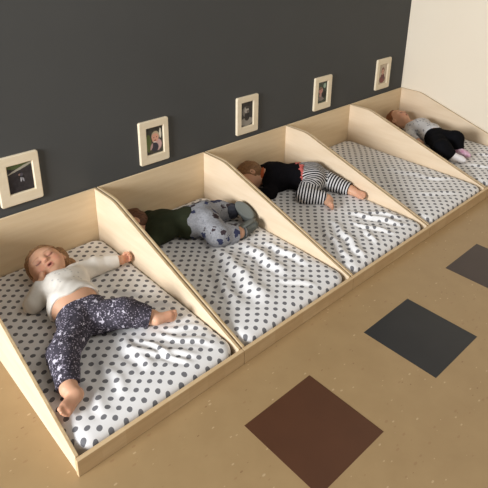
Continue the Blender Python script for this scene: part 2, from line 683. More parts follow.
def mat_top(i, x, y):
    """height of mattress i at world x, y (vectorised)"""
    u = x - i * W
    cx, cy = (MX0 + MX1) / 2, (MY0 + MY1) / 2
    rc = 0.055
    qx = np.abs(u - cx) - ((MX1 - MX0) / 2 - rc)
    qy = np.abs(y - cy) - ((MY1 - MY0) / 2 - rc)
    sd = np.sqrt(np.maximum(qx, 0) ** 2 + np.maximum(qy, 0) ** 2) + np.minimum(np.maximum(qx, qy), 0) - rc
    e = np.clip(1 + sd / 0.05, 0, 1)
    z = MT - (0.014 + 0.016 * np.clip(1 - y / 0.3, 0, 1)) * (1 - np.sqrt(np.maximum(1 - e ** 2, 0)))
    ins = np.clip(-sd / 0.06, 0, 1)
    for (p, q, hgt, wd) in CREASES[i]:
        p, q = np.array(p), np.array(q)
        dv = q - p; L = np.linalg.norm(dv); dv = dv / L
        t = ((u - p[0]) * dv[0] + (y - p[1]) * dv[1])
        nrm = (u - p[0]) * dv[1] - (y - p[1]) * dv[0] + 0.006 * np.sin(t * 45 + p[0] * 60)
        tap = np.clip(t / L, 0, 1)
        w = np.where((t > 0) & (t < L), np.sin(np.pi * tap) ** 0.8, 0)
        prof = np.exp(-(nrm / wd) ** 2) - 0.55 * np.exp(-((nrm - wd * 1.7) / (wd * 0.8)) ** 2)
        z = z + hgt * w * prof * ins
    z = z + 0.0022 * ins * wob(u, y, 0 * u, 26, 11 + i)
    return z, sd


def make_mattress(i, label):
    h = 0.0042
    f = Field((i * W + MX0 - 0.01, MY0 - 0.01, -0.006), (i * W + MX1 + 0.01, MY1 + 0.01, 0.10), h)
    x, y, z = f.full()
    top, sd = mat_top(i, x[:, :, :1], y[:, :, :1])
    bul = sd + 0.006 * ((z - 0.04) / 0.04) ** 2
    d = np.maximum(np.maximum(z - top, bul), 0.001 - z)
    V, F = surface_nets(d.astype(np.float32), f.lo, h)
    V = smooth_verts(V, F, 2, 0.4)
    org = np.array((i * W + MX0, MY0, 0.001))
    o = link('mattress', V - org, F, M['sheet'], None, tuple(org), True)
    tag(o, label, 'mattress', 'mattresses in polka-dot sheets, one in each floor bed')


make_mattress(0, 'mattress in grey polka-dot sheet in the nearest bed, under the toddler in white top')
make_mattress(1, 'mattress in grey polka-dot sheet under the toddler in green shirt')
make_mattress(2, 'mattress in grey polka-dot sheet under the toddler in striped trousers')
make_mattress(3, 'bare mattress in grey polka-dot sheet with no child on it')
make_mattress(4, 'mattress in grey polka-dot sheet in the farthest bed, under the child in black leggings')


# ------------------------------------------------------------------ people
def unit(v):
    v = np.array(v, float)
    return v / np.linalg.norm(v)


def frame(F, U):
    F = unit(F); U = np.array(U, float); U = unit(U - F * (U @ F))
    return np.cross(U, F), U, F


def chain(pts, k=0.014):
    return [Cone(pts[i][:3], pts[i + 1][:3], pts[i][3], pts[i + 1][3], k) for i in range(len(pts) - 1)]


def head_prims(C, F, U, s=1.0):
    Wv, U, F = frame(F, U)
    C = np.array(C, float)
    P = lambda w, u, f: C + s * (w * Wv + u * U + f * F)
    A = np.array([Wv, U, F])
    E = lambda c, r, k: Ell(P(*c), np.array(r) * s, A, k * s)
    add = [E((0, .012, -.008), (.066, .070, .070), .01), E((0, -.018, .012), (.056, .060, .051), .02)]
    for g in (-1, 1):
        add += [E((g * .029, -.027, .036), (.024, .024, .022), .018), E((g * .022, .016, .048), (.022, .012, .012), .014)]
    add += [E((0, -.058, .036), (.017, .014, .016), .016)]
    sub = [E((g * .0245, -.001, .070), (.014, .009, .012), .010) for g in (-1, 1)]
    fine = [E((g * .0245, -.002, .0535), (.0125, .0095, .0095), .004) for g in (-1, 1)]
    fine += [Cone(P(0, .004, .060), P(0, -.013, .068), .0055 * s, .0065 * s, .010 * s), E((0, -.0155, .0695), (.0085, .0075, .0085), .006)]
    fine += [E((g * .0075, -.0180, .0640), (.0055, .005, .006), .005) for g in (-1, 1)]
    fine += [E((0, -.0335, .0605), (.0135, .0045, .0060), .005), E((0, -.0445, .0575), (.0115, .0050, .0065), .005)]
    mouth = [E((0, -.0390, .0655), (.0085, .0036, .0085), .003)]
    ears = []
    for g in (-1, 1):
        ears += [E((g * .0665, -.008, -.010), (.0075, .019, .0125), .005)]
    conch = [E((g * .0735, -.007, -.006), (.005, .011, .007), .003) for g in (-1, 1)]
    return dict(add=add, sub=sub, fine=fine, mouth=mouth, ears=ears, conch=conch, P=P, A=A, C=C, s=s)


def head_colour(H, V, col):
    q = (V - H['C']) @ H['A'].T / H['s']
    w, u, f = q[:, 0], q[:, 1], q[:, 2]
    def blend(m, c):
        m = np.clip(m, 0, 1)[:, None]
        col[:] = col * (1 - m) + np.array(c)[None, :3] * m
    front = f > 0.02
    for g in (-1, 1):
        blend(0.40 * np.exp(-(((w - g * .034) / .018) ** 2 + ((u + .028) / .016) ** 2)) * front, srgb(206, 118, 98))
        ew, eu = w - g * .0245, u + .002
        lash = np.exp(-((eu + .0052 - 26 * ew ** 2) / .0029) ** 2) * (np.abs(ew) < .0125) * (f > .045)
        blend(0.95 * lash, srgb(58, 38, 32))
        blend(0.5 * np.exp(-((ew / .014) ** 2 + (eu / .010) ** 2)) * front, srgb(178, 112, 98))
        brow = np.exp(-((u - .0165 + 10 * ew ** 2) / .0030) ** 2) * (np.abs(ew) < .015) * (f > .04)
        blend(0.45 * brow, srgb(140, 96, 70))
        blend(0.6 * np.exp(-(((w - g * .005) / .0032) ** 2 + ((u + .0215) / .0026) ** 2)) * (f > .055), srgb(120, 62, 54))
    lips = np.exp(-((np.abs(w) / .0125) ** 4 + ((u + .039) / .0088) ** 4)) * (f > .045)
    blend(0.7 * lips, srgb(190, 98, 92))
    mo = np.exp(-((np.abs(w) / .0085) ** 4 + ((u + .039) / .0045) ** 4)) * (f > .04)
    blend(0.9 * mo, srgb(78, 30, 30))
    blend(0.25 * np.exp(-((w / .010) ** 2 + ((u + .016) / .009) ** 2)) * front, srgb(208, 120, 100))


def hand_prims(wr, Dv, N, s=1.0, curl=1.0, thumb=1):
    """wrist point, finger direction, palm normal; four unequal fingers in three bones each and a side thumb"""
    Dv = unit(Dv); N = np.array(N, float); N = unit(N - Dv * (N @ Dv)); S = np.cross(Dv, N)
    wr = np.array(wr, float)
    pr = []
    for i, (o, L) in enumerate(((-.0135, .86), (-.0045, 1.0), (.0045, .95), (.0135, .74))):
        kn = wr + s * (Dv * (.038 - .003 * abs(i - 1.2)) + S * o)
        pr.append(Cone(wr + s * S * o * .5, kn, .0095 * s, .0075 * s, .006))
        a, p, r = 0.25, kn, .0056 * s
        for seg in (.016, .011, .008):
            a += curl * (0.75 if seg > .012 else 0.85)
            q = p + s * L * seg * (Dv * math.cos(a) + N * math.sin(a))
            pr.append(Cone(p, q, r, r * .9, .0015))
            p, r = q, r * .92
    b = wr + s * (Dv * .012 - S * .012 * thumb)
    m = b + s * (Dv * .013 - S * .012 * thumb + N * .006)
    t = m + s * (Dv * .013 + S * .003 * thumb + N * .007 * curl)
    pr += [Cone(b, m, .0085 * s, .0065 * s, .004), Cone(m, t, .0062 * s, .0052 * s, .002)]
    return pr


def foot_prims(heel, T, N, s=1.0, big=1):
    """heel point, toe direction, sole normal; five toes"""
    T = unit(T); N = np.array(N, float); N = unit(N - T * (N @ T)); Wd = np.cross(T, N) * big
    heel = np.array(heel, float)
    Q = lambda t, w, n: heel + s * (T * t + Wd * w + N * n)
    pr = [Ell(Q(0, 0, 0), np.array((.021, .017, .019)) * s, np.array([T, Wd, N]), .01)]
    pr += [Cone(Q(0, -.003, -.002), Q(.058, -.010, .002), .0165 * s, .0125 * s, .012), Cone(Q(0, .002, -.004), Q(.058, .011, -.001), .0165 * s, .0145 * s, .012)]
    pr += [Cone(Q(0.004, 0, -.022), Q(.05, .006, -.008), .018 * s, .012 * s, .012)]
    for i, (w, t, r) in enumerate(((.017, .076, .0088), (.006, .080, .0066), (-.003, .078, .0062), (-.011, .074, .0058), (-.018, .068, .0055))):
        pr.append(Cone(Q(.058, w * .9, .001), Q(t, w, .002), r * s, r * .92 * s, .003))
    return pr


def bounds_of(pr, m):
    lo = np.min([p.bounds()[0] for p in pr], 0) - m
    hi = np.max([p.bounds()[1] for p in pr], 0) + m
    return lo, hi


def clear_bed(f, bed, gap):
    """flatten whatever presses on the mattress so that it lies on it"""
    x, y, z = f.full()
    top, _ = mat_top(bed, x[:, :, :1], y[:, :, :1])
    f.d = np.maximum(f.d, (top + gap) - z).astype(np.float32)


def build(name, prims, bed, mat, parent=None, org=None, h=0.0026, cuts=(), folds=None, subs=(), gap=0.0008, smooth=2, extra=None):
    lo, hi = bounds_of(prims, 0.014)
    f = Field(lo, hi, h)
    for p in prims:
        f.put(p)
    if folds:
        x, y, z = f.full()
        for amp, fr, seed in folds:
            f.d = (f.d + amp * wob(x, y, z, fr, seed)).astype(np.float32)
    for p in subs:
        f.put(p, True)
    x, y, z = f.full()
    for (pt, n) in cuts:               # keep the side the normal points away from
        n = unit(n)
        f.d = np.maximum(f.d, (x - pt[0]) * n[0] + (y - pt[1]) * n[1] + (z - pt[2]) * n[2]).astype(np.float32)
    if extra:
        f.d = extra(f.d, x, y, z).astype(np.float32)
    clear_bed(f, bed, gap)
    V, F = surface_nets(f.d, f.lo, h)
    V = smooth_verts(V, F, smooth, 0.4)
    org = np.array(org, float)
    o = link(name, V - org, F, mat, parent, tuple(org) if parent is None else (0, 0, 0), True)
    return o, V


SKIN = np.array(srgb(212, 164, 134)[:3])


def body(org, label, groups, H, bed, group=None, h=0.0026, tone=1.0, warm=()):
    pr = H['add'] + [p for g in groups for p in g]
    lo, hi = bounds_of(pr, 0.012)
    f = Field(lo, hi, h)
    for p in H['add']: f.put(p)
    for p in H['sub']: f.put(p, True)
    for p in H['fine'] + H['ears']: f.put(p)
    for p in H['mouth'] + H['conch']: f.put(p, True)
    for g in groups:
        for p in g: f.put(p)
    clear_bed(f, bed, 0.0006)
    V, F = surface_nets(f.d, f.lo, h)
    V = smooth_verts(V, F, 1, 0.35)
    org = np.array(org, float)
    o = link('person', V - org, F, M['skin'], None, tuple(org), True)
    col = np.tile(SKIN * tone, (len(V), 1))
    col *= (1 + 0.04 * wob(V[:, 0], V[:, 1], V[:, 2], 60, 3))[:, None]
    for c, r, k in warm:
        m = np.exp(-(np.linalg.norm(V - np.array(c), axis=1) / r) ** 2)[:, None] * k
        col = col * (1 - m) + np.array(srgb(196, 120, 94)[:3]) * m
    head_colour(H, V, col)
    at = o.data.attributes.new('Col', 'FLOAT_COLOR', 'POINT')
    at.data.foreach_set('color', np.concatenate([col, np.ones((len(V), 1))], 1).astype(np.float32).ravel())
    tag(o, label, 'person', group)
    return o


def hair(H, bed, mat, parent, org, n, off, amp=0.004, more=(), grow=0.006, h=0.0028, name='hair'):
    """a cap of hair on the skull, kept on the far side of a hairline plane"""
    pr = [H['add'][0].grow(grow * H['s'])] + list(more)
    n = unit(n[0] * H['A'][0] + n[1] * H['A'][1] + n[2] * H['A'][2])
    c = H['C'] + n * off * H['s']
    lo, hi = bounds_of(pr, 0.014)
    f = Field(lo, hi, h)
    f.put(pr[0])
    x, y, z = f.full()
    q = (x - c[0]) * n[0] + (y - c[1]) * n[1] + (z - c[2]) * n[2]
    f.d = np.maximum(f.d, q + 0.006 * wob(x, y, z, 160, 5)).astype(np.float32)
    for p in more: f.put(p)
    f.d = (f.d + amp * wob(x, y, z, 150, 8) + amp * .6 * wob(x, y, z, 320, 9)).astype(np.float32)
    clear_bed(f, bed, 0.0008)
    V, F = surface_nets(f.d, f.lo, h)
    return link(name, V - np.array(org), F, mat, parent, (0, 0, 0), True)


def along_attr(o, V, chains):
    """distance along the nearest limb, for the knit stripes"""
    best = np.full(len(V), 9.0); val = np.zeros(len(V))
    for ch, s0 in chains:
        s = s0
        for p in ch:
            L = np.linalg.norm(p.b - p.a)
            ba = (p.b - p.a) / max(L, 1e-6)
            t = (V - p.a) @ ba
            d = p.dist(V[:, 0], V[:, 1], V[:, 2])
            m = d < best
            best[m] = d[m]; val[m] = (s + t)[m]
            s += L
    at = o.data.attributes.new('along', 'FLOAT', 'POINT')
    at.data.foreach_set('value', val.astype(np.float32))


G = 0.0045      # cloth stands off the skin by this much


def cloth(prims, t):
    return [p.grow(t) for p in prims]


def limb(ch, t, cut_pt, cut_n, h, bed):
    return cloth(ch, t)


# ---- nearest bed: toddler on the back, white top, navy print leggings
def toddler_white():
    org = (0.27, 0.5, MT)
    H = head_prims((0.292, 0.812, 0.149), (-0.29, -0.40, 0.87), (-0.22, 0.88, 0.36), 1.05)
    neck = [Cone((0.292, 0.79, 0.135), (0.297, 0.725, 0.128), 0.034, 0.036, 0.014)]
    torso = [Cone((0.258, 0.66, 0.13), (0.332, 0.66, 0.13), 0.053, 0.053, 0.02), Cone((0.245, 0.700, 0.122), (0.35, 0.700, 0.122), 0.038, 0.038, 0.02),
             Cone((0.240, 0.55, 0.132), (0.306, 0.55, 0.132), 0.058, 0.057, 0.03), Cone((0.232, 0.465, 0.126), (0.298, 0.465, 0.126), 0.050, 0.050, 0.03),
             Cone((0.278, 0.66, 0.135), (0.270, 0.55, 0.137), 0.055, 0.058, 0.03)]
    armR = chain([(0.232, 0.712, 0.124, 0.033), (0.172, 0.668, 0.110, 0.028), (0.226, 0.712, 0.148, 0.019)])
    armL = chain([(0.362, 0.718, 0.122, 0.037), (0.462, 0.728, 0.112, 0.032), (0.560, 0.702, 0.108, 0.020)])
    hR = hand_prims((0.230, 0.716, 0.152), (0.35, 0.85, 0.35), (0.75, -0.2, -0.4), 0.95, 0.8, -1)
    hL = hand_prims((0.560, 0.701, 0.107), (0.90, -0.12, 0.05), (-0.1, -0.8, 0.5), 0.95, 1.0, 1)
    legR = chain([(0.228, 0.435, 0.126, 0.050), (0.130, 0.336, 0.122, 0.041), (0.084, 0.206, 0.110, 0.026)])
    legL = chain([(0.300, 0.425, 0.122, 0.049), (0.378, 0.368, 0.138, 0.042), (0.456, 0.306, 0.110, 0.025)])
    fR = foot_prims((0.094, 0.172, 0.104), (-0.86, -0.50, 0.02), (0.30, -0.62, 0.62), 0.95, 1)
    fL = foot_prims((0.464, 0.296, 0.106), (0.86, -0.50, 0.02), (0.47, 0.80, -0.36), 0.90, 1)
    anR = [Cone((0.084, 0.206, 0.110), (0.090, 0.178, 0.106), 0.025, 0.020, 0.012)]
    anL = [Cone((0.456, 0.306, 0.110), (0.466, 0.290, 0.108), 0.024, 0.018, 0.012)]
    b = body(org, 'sleeping toddler in white top and navy print leggings lying face up in the nearest bed',
             [neck, torso, armR, armL, hR, hL, legR, legL, anR, anL, fR, fL], H, 0, None, 0.0023,
             warm=[((0.59, 0.69, 0.107), .035, .35), ((0.04, 0.14, 0.1), .03, .3), ((0.5, 0.27, 0.11), .03, .3)])
    hair(H, 0, M['hair_light'], b, org, (0, -0.62, 0.80), 0.004, 0.004,
         [Ell((0.364, 0.850, 0.130), (0.033, 0.054, 0.048), None, .012), Ell((0.376, 0.842, 0.098), (0.046, 0.052, 0.020), None, .012), Ell((0.392, 0.800, 0.090), (0.026, 0.045, 0.011), None, .012)])
    # top: torso and sleeves, open at neck, hem and cuffs
    st = cloth(torso, 0.007)
    aR = cloth(armR, 0.007); aL = cloth(armL, 0.007)
    def cuffs(d, x, y, z):
        # neck opening
        q = Ell((0.296, 0.752, 0.150), (0.040, 0.036, 0.05))
        d = np.maximum(d, -q.dist(x, y, z))
        for w, e in (((0.226, 0.712, 0.148), (0.172, 0.668, 0.110)), ((0.549, 0.705, 0.108), (0.462, 0.728, 0.112))):
            w = np.array(w); n = unit(w - np.array(e))
            pl = (x - w[0]) * n[0] + (y - w[1]) * n[1] + (z - w[2]) * n[2]
            near = np.sqrt((x - w[0]) ** 2 + (y - w[1]) ** 2 + (z - w[2]) ** 2) - 0.038
            d = np.maximum(d, -np.maximum(-pl, near))
        hem = -(y - (0.528 - 0.05 * (x - 0.26)) + 0.006 * np.sin(x * 55))
        d = np.maximum(d, hem)
        return d
    build('shirt', st + aR + aL, 0, M['white_top'], b, org, 0.0026, (), [(0.0022, 95, 21), (0.0014, 190, 22)], (), extra=cuffs)
    hipc = cloth([torso[3], Cone((0.236, 0.49, 0.128), (0.300, 0.49, 0.128), 0.052, 0.052, 0.02)], 0.007)
    lR = cloth(legR, 0.010); lL = cloth(legL, 0.010)
    def ankles(d, x, y, z):
        for w, e in (((0.087, 0.214, 0.111), (0.122, 0.338, 0.122)), ((0.448, 0.313, 0.112), (0.378, 0.368, 0.138))):
            w = np.array(w); n = unit(w - np.array(e))
            pl = (x - w[0]) * n[0] + (y - w[1]) * n[1] + (z - w[2]) * n[2]
            near = np.sqrt((x - w[0]) ** 2 + (y - w[1]) ** 2 + (z - w[2]) ** 2) - 0.045
            d = np.maximum(d, -np.maximum(-pl, near))
        return np.maximum(d, y - 0.484 + 0.08 * (x - 0.26))
    build('leggings', hipc + lR + lL, 0, M['leggings'], b, org, 0.0026, (), [(0.0026, 85, 31), (0.0014, 200, 32)], extra=ankles)


# ---- second bed: toddler lying front down, dark green shirt, grey star trousers, grey shoes
def toddler_green():
    org = (0.93, 0.72, MT)
    H = head_prims((0.728, 0.860, 0.132), (-0.80, -0.25, -0.45), (-0.62, 0.70, 0.20), 0.98)
    neck = [Cone((0.744, 0.848, 0.122), (0.800, 0.815, 0.126), 0.036, 0.038, 0.014)]
    pd = np.array((0.55, 0.835, 0))
    def across(c, w, r, k=0.03):
        c = np.array(c)
        return Cone(c - pd * w, c + pd * w, r, r, k)
    torso = [across((0.812, 0.806, 0.122), 0.058, 0.042), across((0.845, 0.788, 0.128), 0.038, 0.050), across((0.938, 0.732, 0.130), 0.034, 0.052), across((1.005, 0.695, 0.140), 0.030, 0.056),
             Cone((0.845, 0.788, 0.128), (0.98, 0.712, 0.138), 0.050, 0.054, 0.03)]
    armN = chain([(0.788, 0.752, 0.116, 0.032), (0.720, 0.720, 0.106, 0.026), (0.690, 0.780, 0.100, 0.018)])
    armF = chain([(0.862, 0.866, 0.118, 0.032), (0.850, 0.925, 0.106, 0.026), (0.800, 0.950, 0.100, 0.018)])
    hN = hand_prims((0.690, 0.782, 0.100), (-0.15, 0.95, 0), (0, 0, -1), 0.9, 0.5, 1)
    hF = hand_prims((0.798, 0.950, 0.100), (-0.98, -0.1, 0), (0, 0, -1), 0.9, 0.5, -1)
    legN = chain([(0.992, 0.660, 0.136, 0.054), (0.982, 0.560, 0.122, 0.043), (1.080, 0.528, 0.110, 0.026)])
    legF = chain([(1.040, 0.735, 0.136, 0.054), (1.125, 0.724, 0.124, 0.042), (1.176, 0.676, 0.126, 0.025)])
    fN = foot_prims((1.102, 0.531, 0.108), (0.95, 0.08, 0.05), (-0.35, 0.35, 0.80), 0.9, 1)
    fF = foot_prims((1.200, 0.655, 0.146), (0.03, -0.93, -0.34), (-0.42, -0.33, 0.85), 0.9, 1)
    anN = [Cone((1.080, 0.528, 0.110), (1.104, 0.531, 0.108), 0.024, 0.019, 0.012)]
    anF = [Cone((1.176, 0.676, 0.126), (1.196, 0.664, 0.138), 0.023, 0.019, 0.012)]
    b = body(org, 'sleeping toddler in dark green shirt, grey star-print trousers and grey shoes in second bed',
             [neck, torso, armN, armF, hN, hF, legN, legF, anN, anF, fN, fF], H, 1, None, 0.0028)
    hair(H, 1, M['hair_dark'], b, org, (0, -0.45, 0.90), 0.010, 0.004)
    sh = cloth(torso[:3] + torso[4:], 0.007) + cloth(armN, 0.008) + cloth(armF, 0.008) + [across((0.800, 0.816, 0.126), 0.02, 0.043)]
    ax = np.array((0.835, -0.55, 0))
    def cut(d, x, y, z):
        w = np.array((0.962, 0.735, 0.13))
        d = np.maximum(d, (x - w[0]) * ax[0] + (y - w[1]) * ax[1])
        for w, e in ((armN[1].b, armN[1].a), (armF[1].b, armF[1].a)):
            n = unit(w - e)
            pl = (x - w[0]) * n[0] + (y - w[1]) * n[1] + (z - w[2]) * n[2]
            near = np.sqrt((x - w[0]) ** 2 + (y - w[1]) ** 2 + (z - w[2]) ** 2) - 0.038
            d = np.maximum(d, -np.maximum(-pl, near))
        return d
    build('shirt', sh, 1, M['green_shirt'], b, org, 0.003, (), [(0.002, 80, 41), (0.0012, 170, 42)], extra=cut)
    pa = cloth([torso[3], across((0.950, 0.728, 0.132), 0.033, 0.053)], 0.0095) + cloth(legN, 0.012) + cloth(legF, 0.011)
    def cutp(d, x, y, z):
        w = np.array((0.938, 0.744, 0.13))
        d = np.maximum(d, -((x - w[0]) * ax[0] + (y - w[1]) * ax[1]))
        for lg in (legN, legF):
            wv = lg[1].b - 0.012 * unit(lg[1].b - lg[1].a)
            n = unit(lg[1].b - lg[1].a)
            pl = (x - wv[0]) * n[0] + (y - wv[1]) * n[1] + (z - wv[2]) * n[2]
            near = np.sqrt((x - wv[0]) ** 2 + (y - wv[1]) ** 2 + (z - wv[2]) ** 2) - 0.045
            d = np.maximum(d, -np.maximum(-pl, near))
        return d
    p, _ = build('trousers', pa, 1, M['star_pants'], b, org, 0.0028, (), [(0.003, 75, 51), (0.0018, 180, 52)], extra=cutp)
    q = legF[1]
    u = unit(q.b - q.a)
    c, _ = build('cuff', [Cone(q.b - u * 0.044, q.b - u * 0.012, 0.043, 0.040, 0.004)], 1, M['cuff_navy'], p, org, 0.0028, (), [(0.0012, 180, 7)])
    c['label'] = 'dark ribbed ankle cuff'
    for ft, an, T, N in ((fN, anN, (0.95, 0.08, 0.05), (-0.35, 0.35, 0.80)), (fF, anF, (0.03, -0.93, -0.34), (-0.42, -0.33, 0.85))):
        T = unit(T); N = np.array(N); N = unit(N - T * (N @ T)); Wd = np.cross(T, N)
        hp = ft[0].c
        up = [Ell(hp + T * 0.034, (0.060, 0.030, 0.027), np.array([T, Wd, N]), .01), Ell(hp + T * 0.066, (0.028, 0.031, 0.024), np.array([T, Wd, N]), .015),
              Ell(hp - T * 0.004 - N * 0.008, (0.028, 0.027, 0.030), np.array([T, Wd, N]), .015)]
        s, _ = build('shoe', up, 1, M['shoe_grey'], b, org, 0.0028, [(hp + N * 0.020, N)], None)
        so, _ = build('shoe_sole', [Ell(hp + T * 0.034 + N * 0.019, (0.063, 0.031, 0.012), np.array([T, Wd, N]), .004)], 1, M['shoe_sole'], s, org, 0.0028,
                      [(hp + N * 0.026, N), (hp + N * 0.016, -N)])
        cu = an[0]
        v = unit(cu.b - cu.a)
        build('sock', [Cone(cu.b - v * 0.009, cu.b + v * 0.004, 0.024, 0.024, .004)], 1, M['sock_white'], b, org, 0.0028)


# ---- middle bed: toddler lying front down, black shirt, striped trousers, bare feet
def toddler_striped():
    org = (1.64, 0.72, MT)
    H = head_prims((1.506, 0.905, 0.132), (-0.75, -0.05, -0.62), (-0.55, 0.80, 0.15), 0.98)
    neck = [Cone((1.522, 0.890, 0.125), (1.572, 0.846, 0.128), 0.036, 0.040, 0.014)]
    ax = unit((0.78, -0.63, 0)); pd = np.array((0.63, 0.78, 0))
    def across(c, w, r, k=0.03):
        c = np.array(c)
        return Cone(c - pd * w, c + pd * w, r, r, k)
    torso = [across((1.588, 0.830, 0.126), 0.076, 0.044), across((1.618, 0.800, 0.132), 0.046, 0.055), across((1.694, 0.724, 0.132), 0.040, 0.052), across((1.756, 0.668, 0.138), 0.034, 0.055),
             Cone((1.618, 0.80, 0.134), (1.75, 0.69, 0.138), 0.054, 0.054, 0.03)]
    armN = chain([(1.540, 0.768, 0.118, 0.036), (1.480, 0.725, 0.106, 0.028), (1.430, 0.770, 0.100, 0.018)])
    armF = chain([(1.640, 0.896, 0.124, 0.038), (1.630, 0.930, 0.112, 0.028), (1.580, 0.950, 0.100, 0.018)])
    hN = hand_prims((1.428, 0.772, 0.100), (-0.55, 0.8, 0), (0, 0, -1), 0.9, 0.5, 1)
    hF = hand_prims((1.578, 0.950, 0.100), (-0.98, 0, 0), (0, 0, -1), 0.9, 0.5, -1)
    legN = chain([(1.728, 0.632, 0.132, 0.054), (1.588, 0.572, 0.112, 0.036), (1.654, 0.478, 0.104, 0.025)])
    legF = chain([(1.786, 0.685, 0.134, 0.052), (1.806, 0.560, 0.114, 0.038), (1.832, 0.462, 0.104, 0.025)])
    fN = foot_prims((1.652, 0.460, 0.103), (-0.62, -0.75, -0.05), (0.72, -0.60, 0.20), 0.90, 1)
    fF = foot_prims((1.832, 0.440, 0.102), (0.02, -0.99, -0.03), (-0.55, 0.0, 0.80), 0.92, 1)
    anN = [Cone((1.654, 0.478, 0.104), (1.652, 0.462, 0.103), 0.024, 0.020, 0.012)]
    anF = [Cone((1.832, 0.462, 0.104), (1.832, 0.440, 0.103), 0.024, 0.020, 0.012)]
    b = body(org, 'sleeping barefoot toddler in black shirt and black-and-white striped trousers in middle bed',
             [neck, torso, armN, armF, hN, hF, legN, legF, anN, anF, fN, fF], H, 2, None, 0.0028,
             warm=[((1.60, 0.40, 0.1), .03, .3), ((1.828, 0.39, 0.1), .03, .3)])
    hair(H, 2, M['hair_brown'], b, org, (0, -0.35, 0.93), 0.012, 0.003)
    sh = cloth(torso[:3] + torso[4:], 0.009) + cloth(armN, 0.010) + cloth(armF, 0.010)
    def cut(d, x, y, z):
        w = np.array((1.708, 0.732, 0.13))
        d = np.maximum(d, (x - w[0]) * ax[0] + (y - w[1]) * ax[1])
        for lg in (armN, armF):
            wv, n = lg[1].b, unit(lg[1].b - lg[1].a)
            pl = (x - wv[0]) * n[0] + (y - wv[1]) * n[1] + (z - wv[2]) * n[2]
            near = np.sqrt((x - wv[0]) ** 2 + (y - wv[1]) ** 2 + (z - wv[2]) ** 2) - 0.038
            d = np.maximum(d, -np.maximum(-pl, near))
        return d
    s, _ = build('shirt', sh, 2, M['black_shirt'], b, org, 0.003, (), [(0.0022, 70, 61), (0.0012, 170, 62)], extra=cut)
    c0 = np.array((1.552, 0.864, 0.130))
    nv = unit((0.70, -0.70, 0.02))
    c, _ = build('collar', [Cone(c0 - nv * 0.008, c0 + nv * 0.012, 0.0455, 0.050, .004)], 2, M['orange_collar'], s, org, 0.0028,
                 [(c0 - nv * 0.007, -nv), (c0 + nv * 0.012, nv)])
    c['label'] = 'orange shirt collar'
    pa = cloth([torso[3], across((1.718, 0.705, 0.134), 0.036, 0.053)], 0.009) + cloth(legN, 0.011) + cloth(legF, 0.010)
    def cutp(d, x, y, z):
        w = np.array((1.702, 0.736, 0.13))
        pc = (x - w[0]) * pd[0] + (y - w[1]) * pd[1]
        d = np.maximum(d, np.minimum(-((x - w[0]) * ax[0] + (y - w[1]) * ax[1]), pc + 0.115))
        for lg in (legN, legF):
            wv, n = lg[1].b - 0.004 * unit(lg[1].b - lg[1].a), unit(lg[1].b - lg[1].a)
            pl = (x - wv[0]) * n[0] + (y - wv[1]) * n[1] + (z - wv[2]) * n[2]
            near = np.sqrt((x - wv[0]) ** 2 + (y - wv[1]) ** 2 + (z - wv[2]) ** 2) - 0.045
            d = np.maximum(d, -np.maximum(-pl, near))
        return d
    p, V = build('trousers', pa, 2, M['stripe'], b, org, 0.0026, (), [(0.0022, 75, 71), (0.0012, 180, 72)], extra=cutp)
    along_attr(p, V, [([Cone((1.84, 0.77, 0.15), (1.728, 0.632, 0.136), 0.085, 0.075)] + legN[:1], 0.0), ([Cone(legN[1].a - unit(legN[1].b - legN[1].a) * 0.05, legN[1].b, 0.062, 0.05)], 0.16), ([Cone(legF[1].a, legF[1].b, 0.055, 0.05)], 0.05)])
    # scalloped coral trim round the waist
    tr = []
    rs = random.Random(4)
    for a in np.linspace(0.55, 3.4, 15):
        c = np.array((1.700, 0.722, 0.134)) + pd * math.cos(a) * 0.096 + np.array((0, 0, 1)) * max(math.sin(a), -.4) * 0.063 + ax * rs.uniform(-0.014, 0.014)
        tr.append(Ell(c, (rs.uniform(.012, .020), rs.uniform(.008, .012), .009), np.array([ax, pd, (0, 0, 1)]), .003))
    t, _ = build('waist_trim', tr, 2, M['red_trim'], p, org, 0.0028)
    t['label'] = 'coral red ruffled waist trim'


